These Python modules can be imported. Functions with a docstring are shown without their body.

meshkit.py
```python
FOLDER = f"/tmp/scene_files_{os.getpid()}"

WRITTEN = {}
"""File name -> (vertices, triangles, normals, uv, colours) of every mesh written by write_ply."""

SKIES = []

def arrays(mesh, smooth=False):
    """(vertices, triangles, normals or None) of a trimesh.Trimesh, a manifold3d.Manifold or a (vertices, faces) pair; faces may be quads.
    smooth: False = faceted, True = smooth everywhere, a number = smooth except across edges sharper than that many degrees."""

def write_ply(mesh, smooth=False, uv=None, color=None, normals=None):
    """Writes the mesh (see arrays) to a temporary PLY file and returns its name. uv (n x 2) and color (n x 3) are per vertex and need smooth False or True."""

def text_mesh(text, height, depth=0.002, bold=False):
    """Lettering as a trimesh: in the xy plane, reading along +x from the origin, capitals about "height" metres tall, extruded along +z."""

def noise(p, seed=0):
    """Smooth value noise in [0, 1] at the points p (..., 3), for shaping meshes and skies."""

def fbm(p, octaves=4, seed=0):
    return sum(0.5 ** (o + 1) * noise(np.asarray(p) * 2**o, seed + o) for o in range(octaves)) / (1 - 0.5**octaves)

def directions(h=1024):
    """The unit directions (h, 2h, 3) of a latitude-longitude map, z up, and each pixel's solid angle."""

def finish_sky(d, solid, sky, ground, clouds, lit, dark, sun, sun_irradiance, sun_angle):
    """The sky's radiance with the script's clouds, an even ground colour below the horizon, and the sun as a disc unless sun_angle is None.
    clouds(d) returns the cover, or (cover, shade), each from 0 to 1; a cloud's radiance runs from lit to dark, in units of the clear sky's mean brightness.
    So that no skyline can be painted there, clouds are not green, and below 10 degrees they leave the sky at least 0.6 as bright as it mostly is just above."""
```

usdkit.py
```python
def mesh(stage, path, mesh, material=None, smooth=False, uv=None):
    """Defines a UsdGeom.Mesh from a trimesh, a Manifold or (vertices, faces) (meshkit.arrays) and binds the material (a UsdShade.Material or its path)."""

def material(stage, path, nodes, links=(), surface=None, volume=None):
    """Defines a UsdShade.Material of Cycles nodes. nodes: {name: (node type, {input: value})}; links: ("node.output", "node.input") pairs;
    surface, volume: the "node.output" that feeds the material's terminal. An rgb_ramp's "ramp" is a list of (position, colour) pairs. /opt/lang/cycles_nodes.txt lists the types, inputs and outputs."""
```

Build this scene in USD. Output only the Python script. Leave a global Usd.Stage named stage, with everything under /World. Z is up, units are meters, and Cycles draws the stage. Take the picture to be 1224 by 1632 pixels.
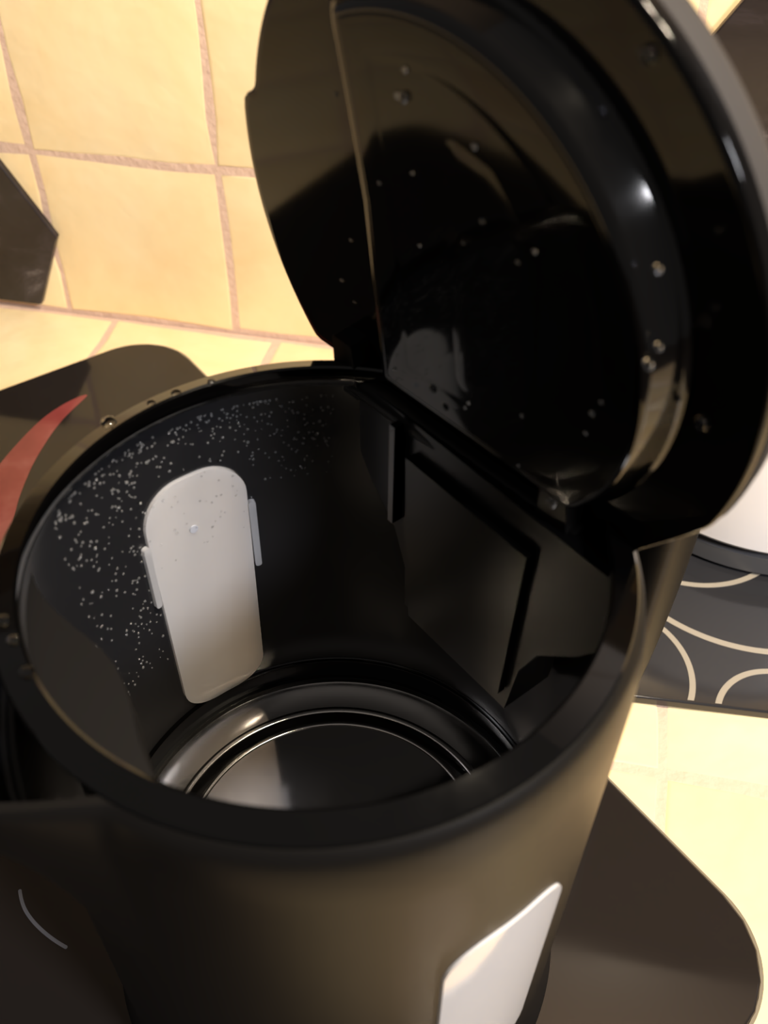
import math, numpy as np, trimesh, manifold3d as m3, usdkit
from shapely.geometry import Polygon, Point, LineString, box as sbox
from shapely import affinity
from pxr import Usd, UsdGeom, UsdLux, UsdShade, Gf, Sdf
from meshkit import noise, fbm

stage = Usd.Stage.CreateInMemory()
UsdGeom.SetStageUpAxis(stage, UsdGeom.Tokens.z)
UsdGeom.SetStageMetersPerUnit(stage, 1.0)
UsdGeom.Xform.Define(stage, '/World')
UsdGeom.Scope.Define(stage, '/World/Looks')
rng = np.random.default_rng(7)
sin, cos, PI = math.sin, math.cos, math.pi

# ------------------------------------------------------------------ camera
RIM = 0.195                       # height of the kettle rim above the worktop; kettle axis is x = y = 0
CAM = np.array([0.0139, -0.1429, RIM + 0.1504])
PITCH, ROLL, FPX = 0.7777, 0.0167, 1550.0
HAP = 4.8
fw = np.array([0, cos(PITCH), -sin(PITCH)]); r0 = np.array([1.0, 0, 0]); u0 = np.cross(r0, fw)
rt = cos(ROLL) * r0 + sin(ROLL) * u0; up = -sin(ROLL) * r0 + cos(ROLL) * u0
cam = UsdGeom.Camera.Define(stage, '/World/camera')
cam.AddTransformOp().Set(Gf.Matrix4d(*rt, 0, *up, 0, *(-fw), 0, *CAM, 1))
cam.CreateHorizontalApertureAttr(HAP); cam.CreateVerticalApertureAttr(HAP * 1632 / 1224)
cam.CreateFocalLengthAttr(FPX / 1224 * HAP)
cam.CreateFStopAttr(2.6); cam.CreateFocusDistanceAttr(0.34)
cam.CreateClippingRangeAttr(Gf.Vec2f(0.005, 50))
cam.CreateExposureAttr(1.75)

# ------------------------------------------------------------------ light
dome = UsdLux.DomeLight.Define(stage, '/World/room_light')
dome.CreateColorAttr(Gf.Vec3f(1.0, 0.93, 0.88)); dome.CreateIntensityAttr(0.016)

def lamp(name, pos, radius, color, power):
    l = UsdLux.SphereLight.Define(stage, '/World/' + name)
    l.AddTranslateOp().Set(Gf.Vec3d(*pos)); l.CreateRadiusAttr(radius)
    l.CreateColorAttr(Gf.Vec3f(*color)); l.CreateIntensityAttr(power)
    return l
# two warm spot bulbs above the worktop, in front of the wall cupboard
lamp('spot_bulb', (0.14, -0.05, 0.64), 0.016, (1.0, 0.85, 0.65), 345)
lamp('spot_bulb_001', (0.20, -0.05, 0.64), 0.016, (1.0, 0.85, 0.65), 345)
# the kitchen's ceiling lamp, behind the photographer's right shoulder
lamp('ceiling_lamp', (1.30, -1.15, 1.42), 0.19, (0.95, 0.95, 1.0), 44)

# ------------------------------------------------------------------ helpers
COUNT = {}
def path_for(name, parent):
    base = parent.GetPath().pathString if parent is not None else '/World'
    k = (base, name); n = COUNT.get(k, 0); COUNT[k] = n + 1
    return f'{base}/{name}' if n == 0 else f'{base}/{name}_{n:03d}'
def obj(name, mesh, mat, parent=None, smooth=35):
    return usdkit.mesh(stage, path_for(name, parent), mesh, mat, smooth=smooth).GetPrim()
def xf(name, parent=None, loc=(0, 0, 0)):
    x = UsdGeom.Xform.Define(stage, path_for(name, parent)); x.AddTranslateOp().Set(Gf.Vec3d(*loc))
    return x.GetPrim()
def tag(p, label=None, cat=None, group=None, kind=None):
    for k, v in (('label', label), ('category', cat), ('group', group), ('kind', kind)):
        if v: p.SetCustomDataByKey(k, v)
    return p
def tm(man):
    m = man.to_mesh(); return trimesh.Trimesh(m.vert_properties[:, :3], m.tri_verts, process=False)
def man(t):
    return m3.Manifold(m3.Mesh(np.asarray(t.vertices, np.float32), np.asarray(t.faces, np.uint32)))
def loop_solid(rings):
    """rings (n_az, n_profile, 3), closed both ways -> watertight torus-like solid"""
    a, b, _ = rings.shape; v = rings.reshape(-1, 3)
    i, j = np.meshgrid(np.arange(a), np.arange(b), indexing='ij')
    q = np.stack([i * b + j, (i + 1) % a * b + j, (i + 1) % a * b + (j + 1) % b, i * b + (j + 1) % b], -1).reshape(-1, 4)
    f = np.vstack([q[:, [0, 1, 2]], q[:, [0, 2, 3]]])
    t = trimesh.Trimesh(v, f, process=False)
    if t.volume < 0: t.invert()
    return t
def ring_solid(profile, n=144):
    p = np.asarray(profile, float); a = np.arange(n) / n * 2 * PI
    return loop_solid(np.stack([np.cos(a)[:, None] * p[:, 0], np.sin(a)[:, None] * p[:, 0], np.broadcast_to(p[:, 1], (n, len(p)))], -1))
def lathe(profile, n=96):
    t = trimesh.creation.revolve(np.asarray(profile, float), sections=n)
    if t.volume < 0: t.invert()
    return t
def extr(poly, h, z=0.0):
    t = trimesh.creation.extrude_polygon(poly, h, engine='earcut'); t.apply_translation((0, 0, z)); return t
def bevel_slab(poly, z0, z1, b):
    """a plate from z0 to z1 with a chamfered upper edge: layered convex-ish outline"""
    out = poly; inn = poly.buffer(-b, join_style=1)
    n = 160
    def ring(p):
        L = p.exterior; c = np.array([L.interpolate(k / n, normalized=True).coords[0] for k in range(n)]); return c
    a = ring(out); cpt = np.array(out.centroid.coords[0])
    l = [(a, z0), (a, z1 - b)]
    for k in (1, 2, 3):
        t = k / 3 * PI / 2
        c = np.array([inn.exterior.interpolate(inn.exterior.project(Point(p))).coords[0] for p in a])
        l.append((c + (a - c) * cos(t), z1 - b + b * sin(t)))
    V = np.vstack([np.c_[c, np.full(n, z)] for c, z in l]); F = []
    for k in range(len(l) - 1):
        for i in range(n):
            j = (i + 1) % n; F += [(k*n+i, k*n+j, (k+1)*n+j), (k*n+i, (k+1)*n+j, (k+1)*n+i)]
    top = len(V); V = np.vstack([V, [[*cpt, z1]], [[*cpt, z0]]]); o = (len(l) - 1) * n
    for i in range(n):
        j = (i + 1) % n; F += [(o+i, o+j, top), (j, i, top + 1)]
    t = trimesh.Trimesh(V, F, process=False)
    if t.volume < 0: t.invert()
    return t
def frame(t, o, X, Y, Z):
    M = np.eye(4); M[:3, 0], M[:3, 1], M[:3, 2], M[:3, 3] = X, Y, Z, o
    t = t.copy(); t.apply_transform(M)
    if np.linalg.det(M[:3, :3]) < 0: t.invert()
    return t

# ------------------------------------------------------------------ materials
L = '/World/Looks/'
def plain(name, color, rough, spec=0.5, metal=0.0, coat=0.0, bump=None, rough_noise=None):
    n = {'p': ('principled_bsdf', {'base_color': color, 'roughness': rough, 'specular_ior_level': spec, 'metallic': metal, 'coat_weight': coat})}
    k = []
    if bump or rough_noise:
        n['g'] = ('texture_coordinate', {})
    if bump:
        n['n'] = ('noise_texture', {'scale': bump[0], 'detail': 3.0}); n['b'] = ('bump', {'strength': bump[1], 'distance': bump[2]})
        k += [('g.object', 'n.vector'), ('n.fac', 'b.height'), ('b.normal', 'p.normal')]
    if rough_noise:
        n['rn'] = ('noise_texture', {'scale': rough_noise[0], 'detail': 4.0}); n['rm'] = ('map_range', {'from_min': .3, 'from_max': .7, 'to_min': rough_noise[1], 'to_max': rough_noise[2]})
        k += [('g.object', 'rn.vector'), ('rn.fac', 'rm.value'), ('rm.result', 'p.roughness')]
    return usdkit.material(stage, L + name, n, k, surface='p.BSDF')
def tile_mat(name, lo, mid, hi):
    return usdkit.material(stage, L + name, {
        'g': ('geometry', {}), 'n': ('noise_texture', {'scale': 14.0, 'detail': 4.0, 'roughness': 0.6, 'distortion': 0.6}),
        'r': ('rgb_ramp', {'ramp': [(0.25, lo), (0.5, mid), (0.75, hi)]}),
        'n2': ('noise_texture', {'scale': 45.0, 'detail': 3.0}), 'b': ('bump', {'strength': 0.22, 'distance': 0.004}),
        'p': ('principled_bsdf', {'roughness': 0.28, 'specular_ior_level': 0.4})},
        [('g.position', 'n.vector'), ('n.fac', 'r.fac'), ('r.color', 'p.base_color'), ('g.position', 'n2.vector'), ('n2.fac', 'b.height'), ('b.normal', 'p.normal')], surface='p.BSDF')
TILES = [tile_mat('cream_tile', (.83, .60, .31), (.86, .66, .37), (.88, .71, .43)),
         tile_mat('butter_tile', (.84, .62, .32), (.87, .68, .39), (.89, .73, .46)),
         tile_mat('sand_tile', (.82, .57, .31), (.85, .63, .36), (.87, .68, .42))]
GROUT = plain('grout', (.64, .45, .34), .9, .2, bump=(260, .4, .002))
BLACK_GLOSS = plain('black_gloss_plastic', (.0010, .0009, .0009), .06, .40, rough_noise=(40, .04, .10))
BLACK_SATIN = plain('black_satin_plastic', (.0042, .0038, .0036), .40, .13, bump=(900, .05, .0004))
LID_GLOSS = plain('lid_gloss_plastic', (.0022, .0020, .0020), .07, .20)
HOUSING = plain('housing_plastic', (.0016, .0015, .0016), .30, .24)
BLACK_CAP = plain('black_cap_plastic', (.030, .028, .028), .70, .10)
BLACK_LINING = plain('black_lining_plastic', (.009, .009, .0102), .22, .45)
GREY_FILTER = plain('dark_filter_plastic', (.005, .0048, .005), .35, .3)
STEEL = plain('brushed_steel', (.58, .55, .52), .14, .5, metal=1.0, rough_noise=(60, .06, .13))
STEEL_RING = plain('polished_steel', (.62, .58, .54), .16, .5, metal=1.0)
DARK_GASKET = plain('gasket', (.010, .010, .010), .3, .4)
BOARD_GLASS = plain('smoked_board_glass', (.015, .012, .0105), .05, .5, rough_noise=(20, .04, .09))
BOARD_EDGE = plain('board_glass_edge', (.20, .17, .12), .12, .6)
HOB_GLASS = plain('dark_hob_glass', (.020, .020, .0225), .10, .5)
HOB_PRINT = plain('hob_ring_print', (.30, .265, .21), .30, .5)
WHITE_ENAMEL = plain('white_enamel', (.82, .80, .82), .18, .5)
POT_BASE = plain('pot_base_grey', (.07, .07, .075), .35, .5)
CHILI = usdkit.material(stage, L + 'red_chili_print', {
    'g': ('geometry', {}), 'n': ('noise_texture', {'scale': 38.0, 'detail': 3.0}), 'r': ('rgb_ramp', {'ramp': [(.3, (.17, .030, .028)), (.55, (.22, .045, .042)), (.75, (.28, .09, .085))]}),
    'p': ('principled_bsdf', {'roughness': .10})}, [('g.position', 'n.vector'), ('n.fac', 'r.fac'), ('r.color', 'p.base_color')], surface='p.BSDF')
MARBLE = usdkit.material(stage, L + 'dark_marbled_stone', {
    'g': ('geometry', {}), 'n': ('noise_texture', {'scale': 13.0, 'detail': 7.0, 'roughness': .62, 'distortion': 2.4}),
    'r': ('rgb_ramp', {'ramp': [(.30, (.011, .008, .008)), (.50, (.018, .0135, .0135)), (.60, (.032, .025, .028)), (.640, (.09, .075, .075)), (.67, (.03, .023, .026)), (.85, (.015, .011, .0115))]}),
    'p': ('principled_bsdf', {'roughness': .22, 'specular_ior_level': .45})}, [('g.position', 'n.vector'), ('n.fac', 'r.fac'), ('r.color', 'p.base_color')], surface='p.BSDF')
def window_mat(name, fac): return usdkit.material(stage, L + name, {
    'd': ('diffuse_bsdf', {'color': (.78, .78, .81)}), 't': ('translucent_bsdf', {'color': (.86, .865, .885)}), 'm': ('mix_closure', {'fac': fac}),
    'f': ('fresnel', {'IOR': 1.49}), 'g': ('glossy_bsdf', {'color': (1, 1, 1), 'roughness': .06}), 'm2': ('mix_closure', {})},
    [('d.BSDF', 'm.closure1'), ('t.BSDF', 'm.closure2'), ('f.fac', 'm2.fac'), ('m.closure', 'm2.closure1'), ('g.BSDF', 'm2.closure2')], surface='m2.closure')
WINDOW = window_mat('frosted_window_plastic', .72); WINDOW_NEAR = window_mat('white_window_plastic', .35)
BEADS = usdkit.material(stage, L + 'condensation_water', {'p': ('principled_bsdf', {'base_color': (1, 1, 1), 'roughness': 0.05, 'ior': 1.4, 'transmission_weight': .93})}, surface='p.BSDF')
WATER = usdkit.material(stage, L + 'water', {'p': ('principled_bsdf', {'base_color': (1, 1, 1), 'roughness': 0.0, 'ior': 1.42, 'transmission_weight': 1.0})}, surface='p.BSDF')

# ------------------------------------------------------------------ wall and worktop (setting)
WYAW = -0.1839
WD = np.array([cos(WYAW), sin(WYAW), 0]); WN = np.array([sin(WYAW), -cos(WYAW), 0]); UPZ = np.array([0, 0, 1.0])
WO = np.array([-0.234, 0.390, 0.0]) - .010 * WN                    # s = 0, z = 0 on the face of the wall
def wall_frame(t): return frame(t, WO, WD, UPZ, WN)     # local x = s, y = height, z = out of the wall
def top_frame(t): return frame(t, WO, WD, WN, UPZ)      # local x = s, y = distance from the wall, z = up
def tile(x0, x1, y0, y1, seed, th=0.006, rise=0.0):
    """a hand-cut tile: wavy outline, eased edge, slightly crooked face"""
    g = np.random.default_rng(seed)
    k = 4; jit = 0.0011
    pts = []
    for (ax, ay), (bx, by) in (((x0, y0), (x1, y0)), ((x1, y0), (x1, y1)), ((x1, y1), (x0, y1)), ((x0, y1), (x0, y0))):
        for i in range(k):
            t = i / k; pts.append([ax + (bx - ax) * t + g.uniform(-jit, jit), ay + (by - ay) * t + g.uniform(-jit, jit)])
    p = np.array(pts); c = p.mean(0); n = len(p)
    tx, ty = g.uniform(-.010, .010, 2)
    def z(q): return th + rise + (q[:, 0] - c[0]) * tx + (q[:, 1] - c[1]) * ty
    inn = c + (p - c) * (1 - .0028 / np.linalg.norm(p - c, axis=1, keepdims=True))
    mid = c + (p - c) * .5
    V = np.vstack([np.c_[p, np.full(n, -.002)], np.c_[p, z(p) - .0016], np.c_[inn, z(inn)], np.c_[mid, z(mid) + .0004], [[*c, float(z(c[None])[0]) + .0005]]])
    F = []
    for a in range(3):
        for i in range(n):
            j = (i + 1) % n; F += [(a*n+i, a*n+j, (a+1)*n+j), (a*n+i, (a+1)*n+j, (a+1)*n+i)]
    F += [(3*n+i, 3*n+(i+1) % n, 4*n) for i in range(n)]
    return trimesh.Trimesh(V, F, process=False)
G = 0.0018                                             # joint width
wall = tag(xf('wall_back'), 'kitchen wall of handmade cream tiles behind the worktop', None, None, 'structure')
obj('mortar', wall_frame(trimesh.creation.box(bounds=[(-.55, -.03, -.05), (1.30, .4445, .0052)])), GROUT, wall, False)
cols = [-.50, -.388, -.277, -.168, -.060, .046, .1555, .268, .392, .500, .608, .716, .824, .932, 1.04, 1.15, 1.26]
rows = [0.000, .1045, .2105, .316, .4435]
seed = 100
for i in range(len(cols) - 1):
    for j in range(len(rows) - 1):
        seed += 1
        obj('tile', wall_frame(tile(cols[i] + G/2, cols[i+1] - G/2, rows[j] + (G/2 if j else .001), rows[j+1] - G/2, seed)), TILES[[0, 1, 0, 2, 1][seed * 7 % 5]], wall, 40)
TZ = -0.0065                                           # worktop tiles: face at z = 0
top = tag(xf('worktop'), 'worktop of handmade cream tiles under the kettle and the hob', None, None, 'structure')
obj('mortar', top_frame(trimesh.creation.box(bounds=[(-.55, .0065, -.04), (1.30, .605, TZ + .0052)])), GROUT, top, False)
tcols = [-.45, -.343, -.237, -.131, -.026, .0787, .183, .295, .4145, .522, .63, .738, .846, .954, 1.06, 1.17, 1.27]
trows = [.008, .098, .1640, .2665, .370, .474, .605]
for i in range(len(tcols) - 1):
    for j in range(len(trows) - 1):
        seed += 1
        obj('tile', top_frame(frame(tile(tcols[i] + G/2, tcols[i+1] - G/2, trows[j] + G/2, trows[j+1] - G/2, seed), (0, 0, TZ), (1, 0, 0), (0, 1, 0), (0, 0, 1))), TILES[[1, 0, 1, 2, 0][seed * 3 % 5]], top, 40)

# wall cupboard above (out of frame, mirrored in the wet black plastic and the glass), and the floor
cup = tag(xf('wall_cupboard'), 'dark wooden wall cupboard above the worktop', 'cupboard')
WOOD = plain('dark_wood', (.10, .075, .055), .5, .4, bump=(40, .2, .001))
obj('carcass', wall_frame(trimesh.creation.box(bounds=[(-.5, .445, .0075), (1.25, 1.15, .14)])), WOOD, cup, False)
for k in range(3):
    obj('door', wall_frame(trimesh.creation.box(bounds=[(-.498 + k * .583, .448, .1405), (-.502 + (k + 1) * .583, 1.148, .16)])), WOOD, cup, False)
tag(obj('floor', trimesh.creation.box(bounds=[(-2, -3, -.95), (3, .35, -.9)]), plain('floor_tile', (.12, .09, .07), .5), None, False), 'brown kitchen floor far below the worktop', None, None, 'structure')

# dark stone pieces on the wall
WT = 0.0068
def plaque(poly, label, dz=.004):
    return tag(obj('stone_plaque', wall_frame(bevel_slab(poly, WT, WT + dz, .0008)), MARBLE, None, 30), label, 'stone plaque')
hx = [(.0520, .0545), (.0300, .0050), (-.0360, .0050), (-.066, .0535), (-.036, .106), (.0225, .106)]
plaque(Polygon(hx), 'dark brown marbled stone hexagon against the tiled wall, left of the kettle')
plaque(Polygon([(.376, .158), (.4225, .2350), (.488, .262), (.545, .215), (.535, .168), (.400, .108)]), 'dark purplish marbled stone plaque on the tiled wall, behind the open kettle lid')

# ------------------------------------------------------------------ glass chopping board with the chili print
BT = 0.006
A0 = np.array([-.0986, .3228]); B0 = np.array([.1093, .0479]); d1 = (B0 - A0) / np.linalg.norm(B0 - A0); d2 = np.array([d1[1], -d1[0]])   # d2 points away from the hob
if d2[0] > 0: d2 = -d2
C0 = np.array([-.2042, .2941])
s0 = (C0 - A0) @ d1; s0 = ((C0 - A0) @ d1 + (np.array([-.1635, .3284]) - A0) @ d1) / 2
s1 = (np.array([.1378, -.0247]) - A0) @ d1 + .006
BW = 0.40
R = .034
rect = sbox(s0 + R, R, s1 - R, BW - R).buffer(R, quad_segs=16)
def board_xy(g): return affinity.affine_transform(g, [d1[0], d2[0], d1[1], d2[1], A0[0], A0[1]])
board = tag(xf('glass_chopping_board'), 'dark glass chopping board with red chili print, lying under the kettle', 'chopping board')
outline = board_xy(rect)
obj('glass_panel', bevel_slab(outline, .0012, BT, .0012), BOARD_GLASS, board, 30)
edge_ring = outline.buffer(.0009).difference(outline.buffer(-.0003))
tag(obj('edge_band', extr(edge_ring, BT - .0030, .0018), BOARD_EDGE, board, 30), 'pale green glass edge')
for (u, v) in ((s0 + .03, .03), (s1 - .03, .03), (s0 + .03, BW - .03), (s1 - .03, BW - .03)):
    p = A0 + d1 * u + d2 * v
    obj('foot', frame(trimesh.creation.cylinder(.006, .0018, sections=20), (p[0], p[1], .0008), (1, 0, 0), (0, 1, 0), (0, 0, 1)), DARK_GASKET, board)
# chili: red tapering pepper, printed on the board's top
cl_ = np.array([(-.1545, .2915), (-.1600, .2845), (-.1680, .2700), (-.1740, .2500), (-.1780, .2280), (-.1795, .2050), (-.178, .180), (-.172, .155), (-.163, .135)])
wd_ = np.array([.0006, .0030, .0052, .0070, .0088, .0105, .0120, .0125, .006])
ss = np.linspace(0, 1, 60); base = np.linspace(0, 1, len(cl_))
from scipy.interpolate import PchipInterpolator
cx_, cy_, cw_ = PchipInterpolator(base, cl_[:, 0])(ss), PchipInterpolator(base, cl_[:, 1])(ss), PchipInterpolator(base, wd_)(ss)
tg = np.gradient(np.c_[cx_, cy_], axis=0); tg /= np.linalg.norm(tg, axis=1, keepdims=True); nm = np.c_[-tg[:, 1], tg[:, 0]]
cpoly = Polygon(np.vstack([np.c_[cx_, cy_] + nm * cw_[:, None], (np.c_[cx_, cy_] - nm * cw_[:, None])[::-1]])).buffer(0)
tag(obj('chili_print', extr(cpoly, .00025, BT - .0001), CHILI, board, False), 'red chili pepper print')

pl = np.array([(R_ * cos(math.radians(a_)), R_ * sin(math.radians(a_))) for R_, a_ in ((.1132, 176.4), (.1101, 179.2), (.1063, 181.5), (.0998, 184.6), (.0928, 187.5))])
q5 = np.linspace(0, 1, 5); qq = np.linspace(0, 1, 30)
pl = np.c_[PchipInterpolator(q5, pl[:, 0])(qq), PchipInterpolator(q5, pl[:, 1])(qq)]
tag(obj('printed_line', extr(LineString(pl).buffer(.0006), .0002, BT - .00005), plain('grey_print', (.16, .17, .20), .2), board, False), 'thin grey curved printed line')

# ------------------------------------------------------------------ glass hob with printed rings, and the white pot
HT = 0.0045
hy = -0.125; hd = np.array([cos(hy), sin(hy)]); hn = np.array([-sin(hy), cos(hy)])
H0 = np.array([.126, .0945])
def hob_xy(g): return affinity.affine_transform(g, [hd[0], hn[0], hd[1], hn[1], H0[0], H0[1]])
hob_rect = sbox(-.030 + .004, .004, .55, .222).buffer(.004, quad_segs=6)
hob_out = hob_xy(hob_rect)
hob = tag(xf('glass_hob'), 'dark grey glass hob with printed pale rings, right of the kettle', 'hob')
obj('glass_panel', bevel_slab(hob_out, .0005, HT, .0010), HOB_GLASS, hob, 30)
def ringprint(c, r, w=.0026):
    g = Point(*c).buffer(r + w/2, quad_segs=48).difference(Point(*c).buffer(r - w/2, quad_segs=48)).intersection(hob_out.buffer(-.0015))
    for q in getattr(g, 'geoms', [g]):
        obj('printed_ring', extr(q, .0003, HT - .0001), HOB_PRINT, hob, False)
ringprint((.164, .2050), .047); ringprint((.190, .1905), .0710, .003); ringprint((.1095, .1090), .0375); ringprint((.1800, .0825), .0268)
pot = tag(xf('cooking_pot', None, (.208, .245, HT + .0004)), 'white enamel pot standing on the dark hob behind the kettle handle', 'pot')
PR = .085
prof = [(0, .012), (PR - .012, .012), (PR - .004, .0135), (PR, .018), (PR + .001, .045), (PR + .001, .088), (PR + .003, .090), (PR + .003, .092), (PR - .002, .092), (PR - .003, .045), (PR - .006, .020), (0, .017)]
tag(obj('body', lathe(prof), WHITE_ENAMEL, pot, 35), 'white enamel body')
tag(obj('base', lathe([(0, 0), (PR - .006, 0), (PR - .002, .002), (PR - .002, .0118), (0, .0118)]), POT_BASE, pot, 35), 'dark grey base')

# ------------------------------------------------------------------ kettle
HAZ = 0.681                                             # azimuth of the handle; spout opposite
KN = np.array([cos(HAZ), sin(HAZ), 0]); KH = np.array([sin(HAZ), -cos(HAZ), 0])
def kpt(n, h, z): return KN * n + KH * h + UPZ * (RIM + z)
kettle = tag(xf('kettle'), 'black electric kettle with its lid open and wet inside, on the glass board', 'kettle')
NA = 240
AZ = np.arange(NA) / NA * 2 * PI
SPOUT = HAZ + PI
def spout(az, z):
    da = abs((az - SPOUT + PI) % (2 * PI) - PI); w = math.radians(23)
    if z < -.075 or da > w: return 0.0
    k = 1 - da / w; k = k * k * (3 - 2 * k) * .35 + k * .65
    return .026 * k * ((z + .075) / .075) ** 1.5
def Rout(z):
    if z > -.014: t = min(1, (z + .020) / .0178); return .0680 + .0032 * math.sqrt(max(0, 1 - t * t))
    if z < -.165: return .0712 + .003 * ((-z - .165) / .024)
    return .0712
ZB = BT - RIM                                          # kettle bottom on the board
zs_o = [ZB + .0005, ZB + .003, -.165, -.14, -.115, -.09, -.075, -.065, -.055, -.045, -.036, -.028, -.021, -.015, -.011, -.008, -.0055, -.0035, -.002, -.0008, 0.0]
def shell(off_o, off_i, top_z, bot_z):
    zz = [z for z in zs_o if z < top_z - .0003 and z > bot_z] + [top_z]; zz = [bot_z] + zz if zz[0] > bot_z + .0005 else zz
    rings = []
    for a in AZ:
        o = [(Rout(z) + spout(a, z) - off_o, z) for z in zz]; i = [(Rout(min(z, -.0)) + spout(a, z) - off_i, z) for z in zz[::-1]]
        rings.append([(r * cos(a), r * sin(a), RIM + z) for r, z in o + i])
    return loop_solid(np.array(rings))
outer = man(shell(0, .0022, -.0022, ZB + .0005)); inner = man(shell(.0024, .0042, -.0034, -.150))
WAZ = (HAZ + PI / 2 - .037, HAZ - PI / 2 - .037)                      # two level windows
def win_cut(az, poly, r_in, r_out):
    """stadium outline (arc length along x, height along y) pushed radially"""
    t = extr(poly, r_out - r_in); d = np.array([cos(az), sin(az), 0]); tt = np.array([-sin(az), cos(az), 0])
    return frame(t, d * r_in + UPZ * RIM, tt, UPZ, d)
def win_poly(zt, zb, ht, hb, r=.009):
    g = Polygon([(-ht, zt), (ht, zt), (hb, zb), (-hb, zb)]); return g.buffer(-r, join_style=1).buffer(r, quad_segs=10)
WPOLY = [win_poly(-.0298, -.131, .0163, .0150, .0125), win_poly(-.053, -.150, .0175, .0160, .0125)]
for az, wp in zip(WAZ, WPOLY):
    cut = man(win_cut(az, wp, .045, .085)); outer = outer - cut; inner = inner - cut
# the handle side is open at the top for the hinge
hinge_cut = man(frame(trimesh.creation.box(bounds=[(.040, -.030, -.0005), (.09, .030, .01)]), UPZ * RIM, KN, KH, UPZ))
tag(obj('body', tm(outer), BLACK_SATIN, kettle, 40), 'satin black outer shell with a pouring spout')
tag(obj('inner_wall', tm(inner), BLACK_LINING, kettle, 40), 'glossy black inner wall')
# rim ring: black glossy collar that also bridges the spout
obj('rim_ring', ring_solid([(.0655, -.0080), (.0632, -.0060), (.0619, -.0036), (.0616, -.0010), (.0618, .0005), (.0624, .0009), (.0674, -.0009), (.0678, -.0014), (.0677, -.0030), (.0668, -.0042)] , NA).apply_translation((0, 0, RIM)), BLACK_GLOSS, kettle, 24)
# windows: curved frosted panels seated in the openings
for k, az in enumerate(WAZ):
    panel = man(win_cut(az, WPOLY[k].buffer(-.0003), .045, .085)) ^ man(ring_solid([(.0660, -.16), (.0713 + .0005 * k, -.16), (.0713 + .0005 * k, -.02), (.0660, -.02)], 360).apply_translation((0, 0, RIM)))
    w = obj('level_window', tm(panel), (WINDOW, WINDOW_NEAR)[k], kettle, 40)
    tag(w, 'frosted grey water level window, far side' if k == 0 else 'frosted grey water level window, near side')
dd = np.array([cos(WAZ[0] + .02), sin(WAZ[0] + .02), 0]); dt = np.array([-dd[1], dd[0], 0])
tag(obj('moulded_dot', frame(trimesh.creation.cylinder(.0013, .0006, sections=24), dd * .0659 + UPZ * (RIM - .0495), dt, UPZ, dd), plain('dot_grey', (.36, .37, .41), .4), kettle), 'small grey moulded dot on the far window')
for s, z0, z1 in ((-1, -.047, -.0745), (1, -.0465, -.0715)):
    t = extr(win_poly(z0, z1, .0011, .0010, .0009), .0016); az = WAZ[0] + s * .258
    d = np.array([cos(az), sin(az), 0]); tt = np.array([-sin(az), cos(az), 0])
    obj('window_clip', frame(t, d * .0656 + UPZ * RIM, tt, UPZ, d), WINDOW, kettle)
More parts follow.
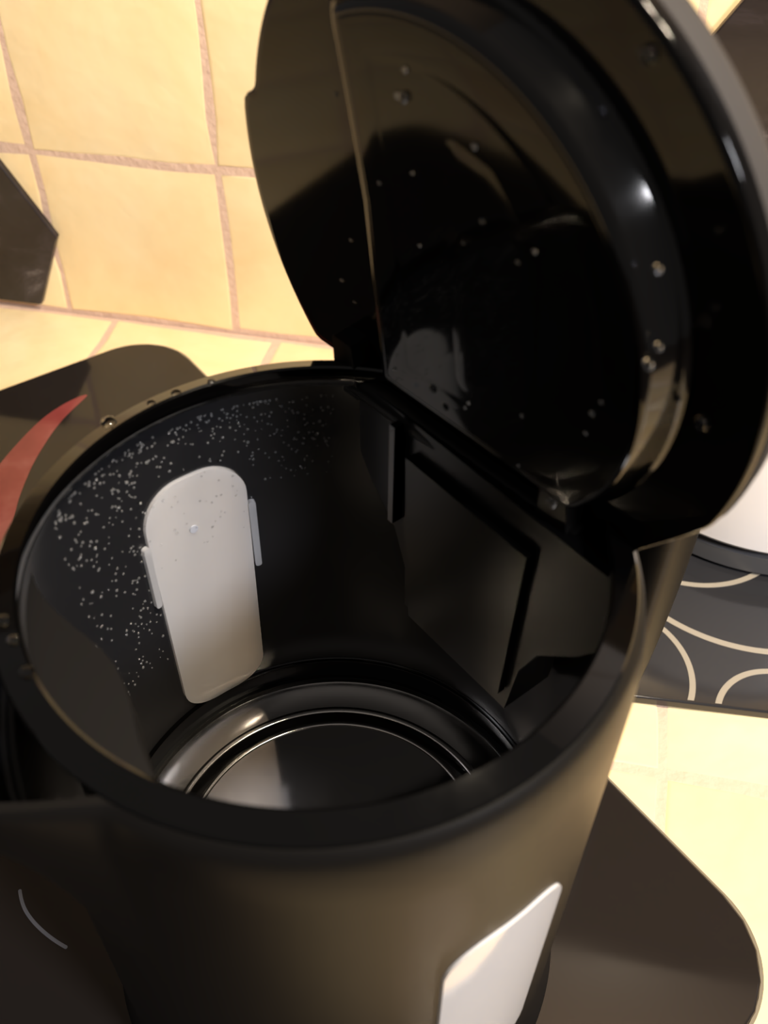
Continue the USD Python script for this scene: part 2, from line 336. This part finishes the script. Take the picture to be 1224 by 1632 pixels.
# floor: heating plate with pressed rings
PZ = RIM - .1435
plate = obj('heating_plate', lathe([(0, PZ + .0020), (.0466, PZ + .0020), (.0476, PZ + .0017), (.0536, PZ + .0003), *[(.0546 + .0118 * t, PZ + .0004 * t + .0020 * t * t) for t in np.linspace(0, 1, 9)], (.0664, PZ - .006), (0, PZ - .006)], 160), STEEL, kettle, 8)
tag(plate, 'steel heating plate on the kettle floor')
obj('pressed_ring', ring_solid([(.0545 + .0013 * cos(t), .0006 * sin(t)) for t in np.linspace(0, 2 * PI, 12, endpoint=False)], 160).apply_translation((0, 0, PZ + .0001)), STEEL_RING, plate, 60)
obj('pressed_ring', ring_solid([(.0476 + .0010 * cos(t), .0007 * sin(t)) for t in np.linspace(0, 2 * PI, 12, endpoint=False)], 160).apply_translation((0, 0, PZ + .0017)), STEEL_RING, plate, 60)
obj('floor_seal', ring_solid([(.0655, -.1435), (.0652, -.1405), (.0656, -.1392), (.0672, -.1395), (.0672, -.1435)], 160).apply_translation((0, 0, RIM)), DARK_GASKET, kettle, 40)
obj('wall_seam', ring_solid([(.0672, -.1315), (.0663, -.1308), (.0660, -.1302), (.0663, -.1296), (.0672, -.1290)], 160).apply_translation((0, 0, RIM)), BLACK_GLOSS, kettle, 60)
obj('underside', ring_solid([(.001, ZB + .0004), (.0705, ZB + .0004), (.0705, ZB + .0035), (.001, ZB + .0035)], 120).apply_translation((0, 0, RIM)), BLACK_SATIN, kettle, 35)

# spout filter: bulging grey insert behind the spout
def filter_solid():
    n = 40; a0, a1 = math.radians(184), math.radians(249); lo, li = [], []
    for k in range(n + 1):
        t = k / n; a = a0 + (a1 - a0) * t; ro = .0618; ri = .0612 - .0135 * sin(PI * t) ** 1.3
        lo.append((ro * cos(a), ro * sin(a))); li.append((ri * cos(a), ri * sin(a)))
    return Polygon(lo + li[::-1])
fp = filter_solid()
flt = obj('spout_filter', extr(fp.buffer(-.0002), .050, RIM - .056), GREY_FILTER, kettle, 40)
tag(flt, 'dark grey filter insert behind the spout')
for k in range(5):
    obj('filter_rib', extr(fp.buffer(.0005).difference(fp.buffer(-.0012)).intersection(Point(0, 0).buffer(.0605)), .0012, RIM - .014 - .009 * k), BLACK_SATIN, flt, 40)

# hinge housing inside, below the handle
hp = Polygon([(-.0445, .0), (-.0445, -.028), (-.040, -.0345), (-.0285, -.046), (-.0235, -.058), (-.021, -.078), (.021, -.078), (.0235, -.058), (.0285, -.046), (.040, -.0345), (.0445, -.028), (.0445, .0)])
cyl_in = man(lathe([(0, -.2), (.0658, -.2), (.0658, -.004), (0, -.004)], 160).apply_translation((0, 0, RIM)))
def on_chord(poly, n0, n1): return frame(extr(poly, n1 - n0), KN * n0 + UPZ * RIM, KH, UPZ, KN)
hous = obj('steam_housing', tm(man(on_chord(hp, .0450, .066)) ^ cyl_in), HOUSING, kettle, 30)
tag(hous, 'faceted black steam housing under the hinge')
obj('housing_panel', tm(man(on_chord(Polygon([(-.022, -.014), (-.020, -.070), (.020, -.070), (.022, -.014)]), .0425, .0452)) ^ cyl_in), HOUSING, hous, 30)
for h in (-.0265,):
    obj('housing_rib', tm(man(on_chord(sbox(h - .0010, -.040, h + .0010, -.006), .0415, .0452)) ^ cyl_in), BLACK_GLOSS, hous, 30)

# handle: rounded strap on the far right
def handle_mesh():
    P = np.array([(.0690, -.020, .016), (.082, -.014, .0145), (.103, -.013, .0125), (.120, -.018, .0115), (.1295, -.032, .0110), (.1315, -.055, .0110), (.1312, -.085, .0108), (.1298, -.115, .0105), (.1265, -.142, .0100), (.1180, -.160, .0092), (.103, -.166, .0088), (.088, -.166, .009), (.0695, -.163, .010)])
    t = np.linspace(0, 1, len(P)); q = np.linspace(0, 1, 70)
    n_, z_, d_ = (PchipInterpolator(t, P[:, k])(q) for k in range(3))
    tg = np.gradient(np.c_[n_, z_], axis=0); tg /= np.linalg.norm(tg, axis=1, keepdims=True)
    nn = np.c_[-tg[:, 1], tg[:, 0]]; V = []; K = 28
    for i in range(len(q)):
        for k in range(K):
            a = 2 * PI * k / K; ca, sa = cos(a), sin(a); e = .55
            x = math.copysign(abs(ca) ** e, ca) * d_[i]; y = math.copysign(abs(sa) ** e, sa) * .0138
            V.append(kpt(n_[i] + nn[i, 0] * x, y, z_[i] + nn[i, 1] * x))
    F = []
    for i in range(len(q) - 1):
        for k in range(K):
            j = (k + 1) % K; F += [(i*K+k, i*K+j, (i+1)*K+j), (i*K+k, (i+1)*K+j, (i+1)*K+k)]
    V += [kpt(n_[0], 0, z_[0]), kpt(n_[-1], 0, z_[-1])]; e = len(V) - 2
    for k in range(K):
        j = (k + 1) % K; F += [(j, k, e), ((len(q)-1)*K+k, (len(q)-1)*K+j, e + 1)]
    m = trimesh.Trimesh(np.array(V), F, process=False)
    if m.volume < 0: m.invert()
    return m
tag(obj('handle', handle_mesh(), BLACK_SATIN, kettle, 40), 'satin black strap handle')

# lid: flange, plug, dome, hinge
LTH, LAZ = -0.1007, 0.7314
LO = np.array([.0285, .0392, RIM + .0432])
LN = np.array([-cos(LAZ) * cos(LTH), -sin(LAZ) * cos(LTH), sin(LTH)]); LH = np.array([sin(LAZ), -cos(LAZ), 0]); LU = np.cross(LN, LH)
if LU[2] < 0: LU = -LU
def lid_frame(t): return frame(t, LO, LH, LU, LN)       # local x along the hinge, y towards the far edge, z out of the underside
def disc(r, chord, n=180, step=None):
    pts = []
    for k in range(n):
        a = 2 * PI * k / n; rr = r if step is None else step(a, r); pts.append((rr * cos(a), rr * sin(a)))
    return Polygon(pts).intersection(sbox(-.1, chord, .1, .1))
def left_step(a, r):
    d = math.degrees(a)                                 # the left flank is set back above a small shoulder
    if 100 < d < 165: return r - .0045 * min(1, (d - 100) / 25)
    if 305 < d < 340: return r - .0028 * sin((d - 305) / 35 * PI)
    if 165 <= d < 168: return r - .0045 * (168 - d) / 3
    return r
lid = xf('lid', kettle); tag(lid, 'open black lid with wet glossy underside')
fl = disc(.0740, -.0485, step=left_step).buffer(-.004).buffer(.004)
def stack(layers):
    """closed solid through outlines of equal point count; layers: (polygon, z)"""
    n = 200; rings = []
    ref = layers[0][0]
    base = np.array([ref.exterior.interpolate(k / n, normalized=True).coords[0] for k in range(n)])
    c0 = np.array(layers[-1][0].centroid.coords[0])
    for g, z in layers:
        if g is ref: c = base
        else:
            c = []
            for p in base:
                d = p - c0; hit = LineString([c0, c0 + d * 3]).intersection(g.exterior)
                h = [q for q in getattr(hit, 'geoms', [hit])]; c.append(h[0].coords[0])
            c = np.array(c)
        rings.append(np.c_[c, np.full(n, z)])
    V = np.vstack(rings + [np.array([[*c0, layers[0][1]], [*c0, layers[-1][1]]])]); F = []
    for a in range(len(layers) - 1):
        for i in range(n):
            j = (i + 1) % n; F += [(a*n+i, a*n+j, (a+1)*n+j), (a*n+i, (a+1)*n+j, (a+1)*n+i)]
    e = len(layers) * n
    for i in range(n):
        j = (i + 1) % n; F += [(j, i, e), ((len(layers)-1)*n+i, (len(layers)-1)*n+j, e + 1)]
    t = trimesh.Trimesh(V, F, process=False)
    if t.volume < 0: t.invert()
    return t
b = lambda g, d: g.buffer(-d, join_style=1)
cut_low = lambda g, y: g.intersection(sbox(-.1, y, .1, .1))
flange = stack([(fl, -.0022), (b(fl, -.0), .0001), (b(fl, .0005), .0006), (b(fl, .0022), .0006)])
tag(obj('flange', lid_frame(flange), LID_GLOSS, lid, 50), 'glossy black flange')
dome_l = [(fl, -.0024), (b(fl, -.0002), -.0040), (b(fl, .0004), -.0070), (b(fl, .0016), -.0095)]
for k in range(1, 7):
    dome_l.append((cut_low(b(fl, .0016 + .0075 * k), -.040 + .0045 * k), -.0095 - .0075 * sin(k / 6 * PI / 2)))
tag(obj('outer_cap', lid_frame(stack(dome_l)), BLACK_CAP, lid, 50), 'satin black outer cap')
pg = disc(.0580, -.0385).intersection(Polygon([(-.0285, .08), (-.0270, .045), (-.0222, .012), (-.0200, -.05), (.08, -.05), (.08, .08)])).buffer(-.004).buffer(.004)
plug_l = [(b(pg, -.0012), .0004), (b(pg, -.0004), .0009), (b(pg, 0), .0018), (b(pg, .0022), .0074), (b(pg, .0027), .0081), (b(pg, .0036), .0086), (b(pg, .0046), .0088), (b(pg, .0056), .0087), (b(pg, .0060), .0080)]
plug = obj('plug', lid_frame(stack(plug_l)), BLACK_GLOSS, lid, 50)
tag(plug, 'raised glossy plug ring under the lid')
obj('plug_face', lid_frame(stack([(b(pg, .0050), .0078), (b(pg, .0050), .00875), (b(pg, .0056), .0089), (b(pg, .0118), .0089), (b(pg, .0128), .00882), (b(pg, .0140), .0088)])), LID_GLOSS, plug, 50)
face = Polygon([(.0055, .036), (.018, .033), (.030, .020), (.031, -.018), (.0085, -.022)]).buffer(-.003).buffer(.003)
obj('moulded_panel', lid_frame(stack([(face, .0080), (face, .00891), (b(face, .0020), .00898), (b(face, .0040), .0090)])), LID_GLOSS, plug, 50)
for x in (-.036, .036):
    obj('hinge_arm', lid_frame(extr(Polygon([(x - .004, -.052), (x + .004, -.052), (x + .003, -.036), (x - .003, -.036)]).buffer(.0008), .006, .0005)), BLACK_SATIN, lid, 40)
hb = trimesh.creation.cylinder(.0038, .084, sections=32)
obj('hinge_barrel', frame(hb, LO - LU * .0500 + LN * .0030, LN, LU, LH), BLACK_SATIN, lid, 40)

# ------------------------------------------------------------------ water: fine condensation beads and single larger drops
def bead(p, n, r, flat=.62, el=1.0):
    s = trimesh.creation.icosphere(subdivisions=2 if r > .0009 else 1, radius=r)
    n = n / np.linalg.norm(n); t = np.cross(n, UPZ); t = t / max(np.linalg.norm(t), 1e-6) if np.linalg.norm(t) > 1e-6 else np.array([1.0, 0, 0]); k = np.cross(n, t)
    return frame(s.apply_scale((1, el, flat)), p + n * r * flat * .35, t, k, n)
beads = []
g = np.random.default_rng(21)
while len(beads) < 560:
    a = math.radians(g.uniform(90, 164)); z = -.012 - .085 * g.random() ** 1.7
    if g.random() > .35 + .65 * noise(np.array([[a * 9, z * 120, 0]]))[0]: continue
    if a < math.radians(112) and z < -.042: continue
    r = .0680 if True else 0
    R_in = Rout(z) - .0042
    inwin = abs(a - WAZ[0]) * .066 < .0166 and -.131 < z < -.0285
    if inwin and (z < -.06 or g.random() < .45): continue
    p = np.array([R_in * cos(a), R_in * sin(a), RIM + z])
    if inwin: p[:2] *= .0660 / R_in
    beads.append(bead(p, np.array([-cos(a), -sin(a), .0]), g.uniform(.00022, .00046) * (1.3 if g.random() < .12 else 1)))
tag(obj('condensation', trimesh.util.concatenate(beads), BEADS, None, True), 'fine beads of condensation on the inner wall of the kettle', 'condensation', None, 'stuff')
lb = []
for k in range(46):                                     # beads along the wet lower left edge of the lid
    t = k / 45; a = math.radians(183 + 37 * t); r = .0738
    lb.append(bead(LO + LH * r * cos(a) + LU * r * sin(a) + LN * (-.001), LH * cos(a) + LU * sin(a), g.uniform(.0004, .0008)))
for k in range(34):
    x, y = g.uniform(-.05, .05), g.uniform(-.035, .055)
    if math.hypot(x, y) > .066: continue
    zf = .0090 if math.hypot(x, y) < .050 and x > -.016 else .0006
    if (.049 < math.hypot(x, y) < .060 and x > -.03) or -.032 < x < -.016: continue
    lb.append(bead(LO + LH * x + LU * y + LN * zf, LN, g.uniform(.0003, .0006)))
tag(obj('lid_beads', trimesh.util.concatenate(lb), BEADS, None, True), 'fine water beads on the underside and lower edge of the lid', 'water beads', None, 'stuff')
def ring_pt(az, r=.0642): a = math.radians(az); z = .0009 - max(0, r - .0624) * .36; return np.array([r * cos(a), r * sin(a), RIM + z])
def lid_pt(x, y, z): return LO + LH * x + LU * y + LN * z
DROPS = [(ring_pt(143.4, .0662), UPZ, .0019, 'flat clear water drop on the back left of the kettle rim'),
         (ring_pt(133.5, .0640), UPZ, .0011, 'round water drop on the kettle rim, left of the frosted window'),
         (ring_pt(127.5, .0632), UPZ, .0013, 'round water drop on the kettle rim, just above the frosted window'),
         (ring_pt(119, .0625), UPZ, .0010, 'small water drop on the kettle rim, right of the frosted window'),
         (ring_pt(-159.4, .0645), UPZ, .0014, 'upper of the water drops on the rim by the spout'),
         (ring_pt(-154, .0632), UPZ, .0012, 'middle of the water drops on the rim by the spout'),
         (ring_pt(-146, .0630), UPZ, .0014, 'lower of the water drops on the rim by the spout'),
         (lid_pt(.063, -.002, .0006), LN, .0015, 'lone water drop on the lower right of the lid flange'),
         (lid_pt(.0535, .0295, .0082), LN, .0009, 'upper of the three water drops on the plug edge of the lid'),
         (lid_pt(.0560, .0155, .0080), LN, .0009, 'middle of the three water drops on the plug edge of the lid'),
         (lid_pt(.0550, .0115, .0084), LN, .0011, 'lowest of the three water drops on the plug edge of the lid'),
         (lid_pt(.001, -.027, .0086), LN, .0011, 'upper water drop near the hinge edge of the plug'),
         (lid_pt(.005, -.0300, .0086), LN, .0010, 'lower water drop near the hinge edge of the plug'),
         (lid_pt(.0375, -.0372, .0086), LN, .0013, 'bright water drop at the lower right corner of the plug, above the hinge'),
         (lid_pt(-.007, .0535, .0040), LN, .0012, 'water drop near the top edge of the lid'),
         (lid_pt(-.004, .039, .0091), LN, .0010, 'water drop on the plug face, below the top edge of the lid'),
         (lid_pt(.041, .0565, .0008), LN, .0014, 'large water drop on the upper right of the lid flange')]
for p, n, r, lab in DROPS:
    tag(obj('water_drop', bead(np.asarray(p, float), np.asarray(n, float), r, .6), WATER, None, True), lab, 'water drop')
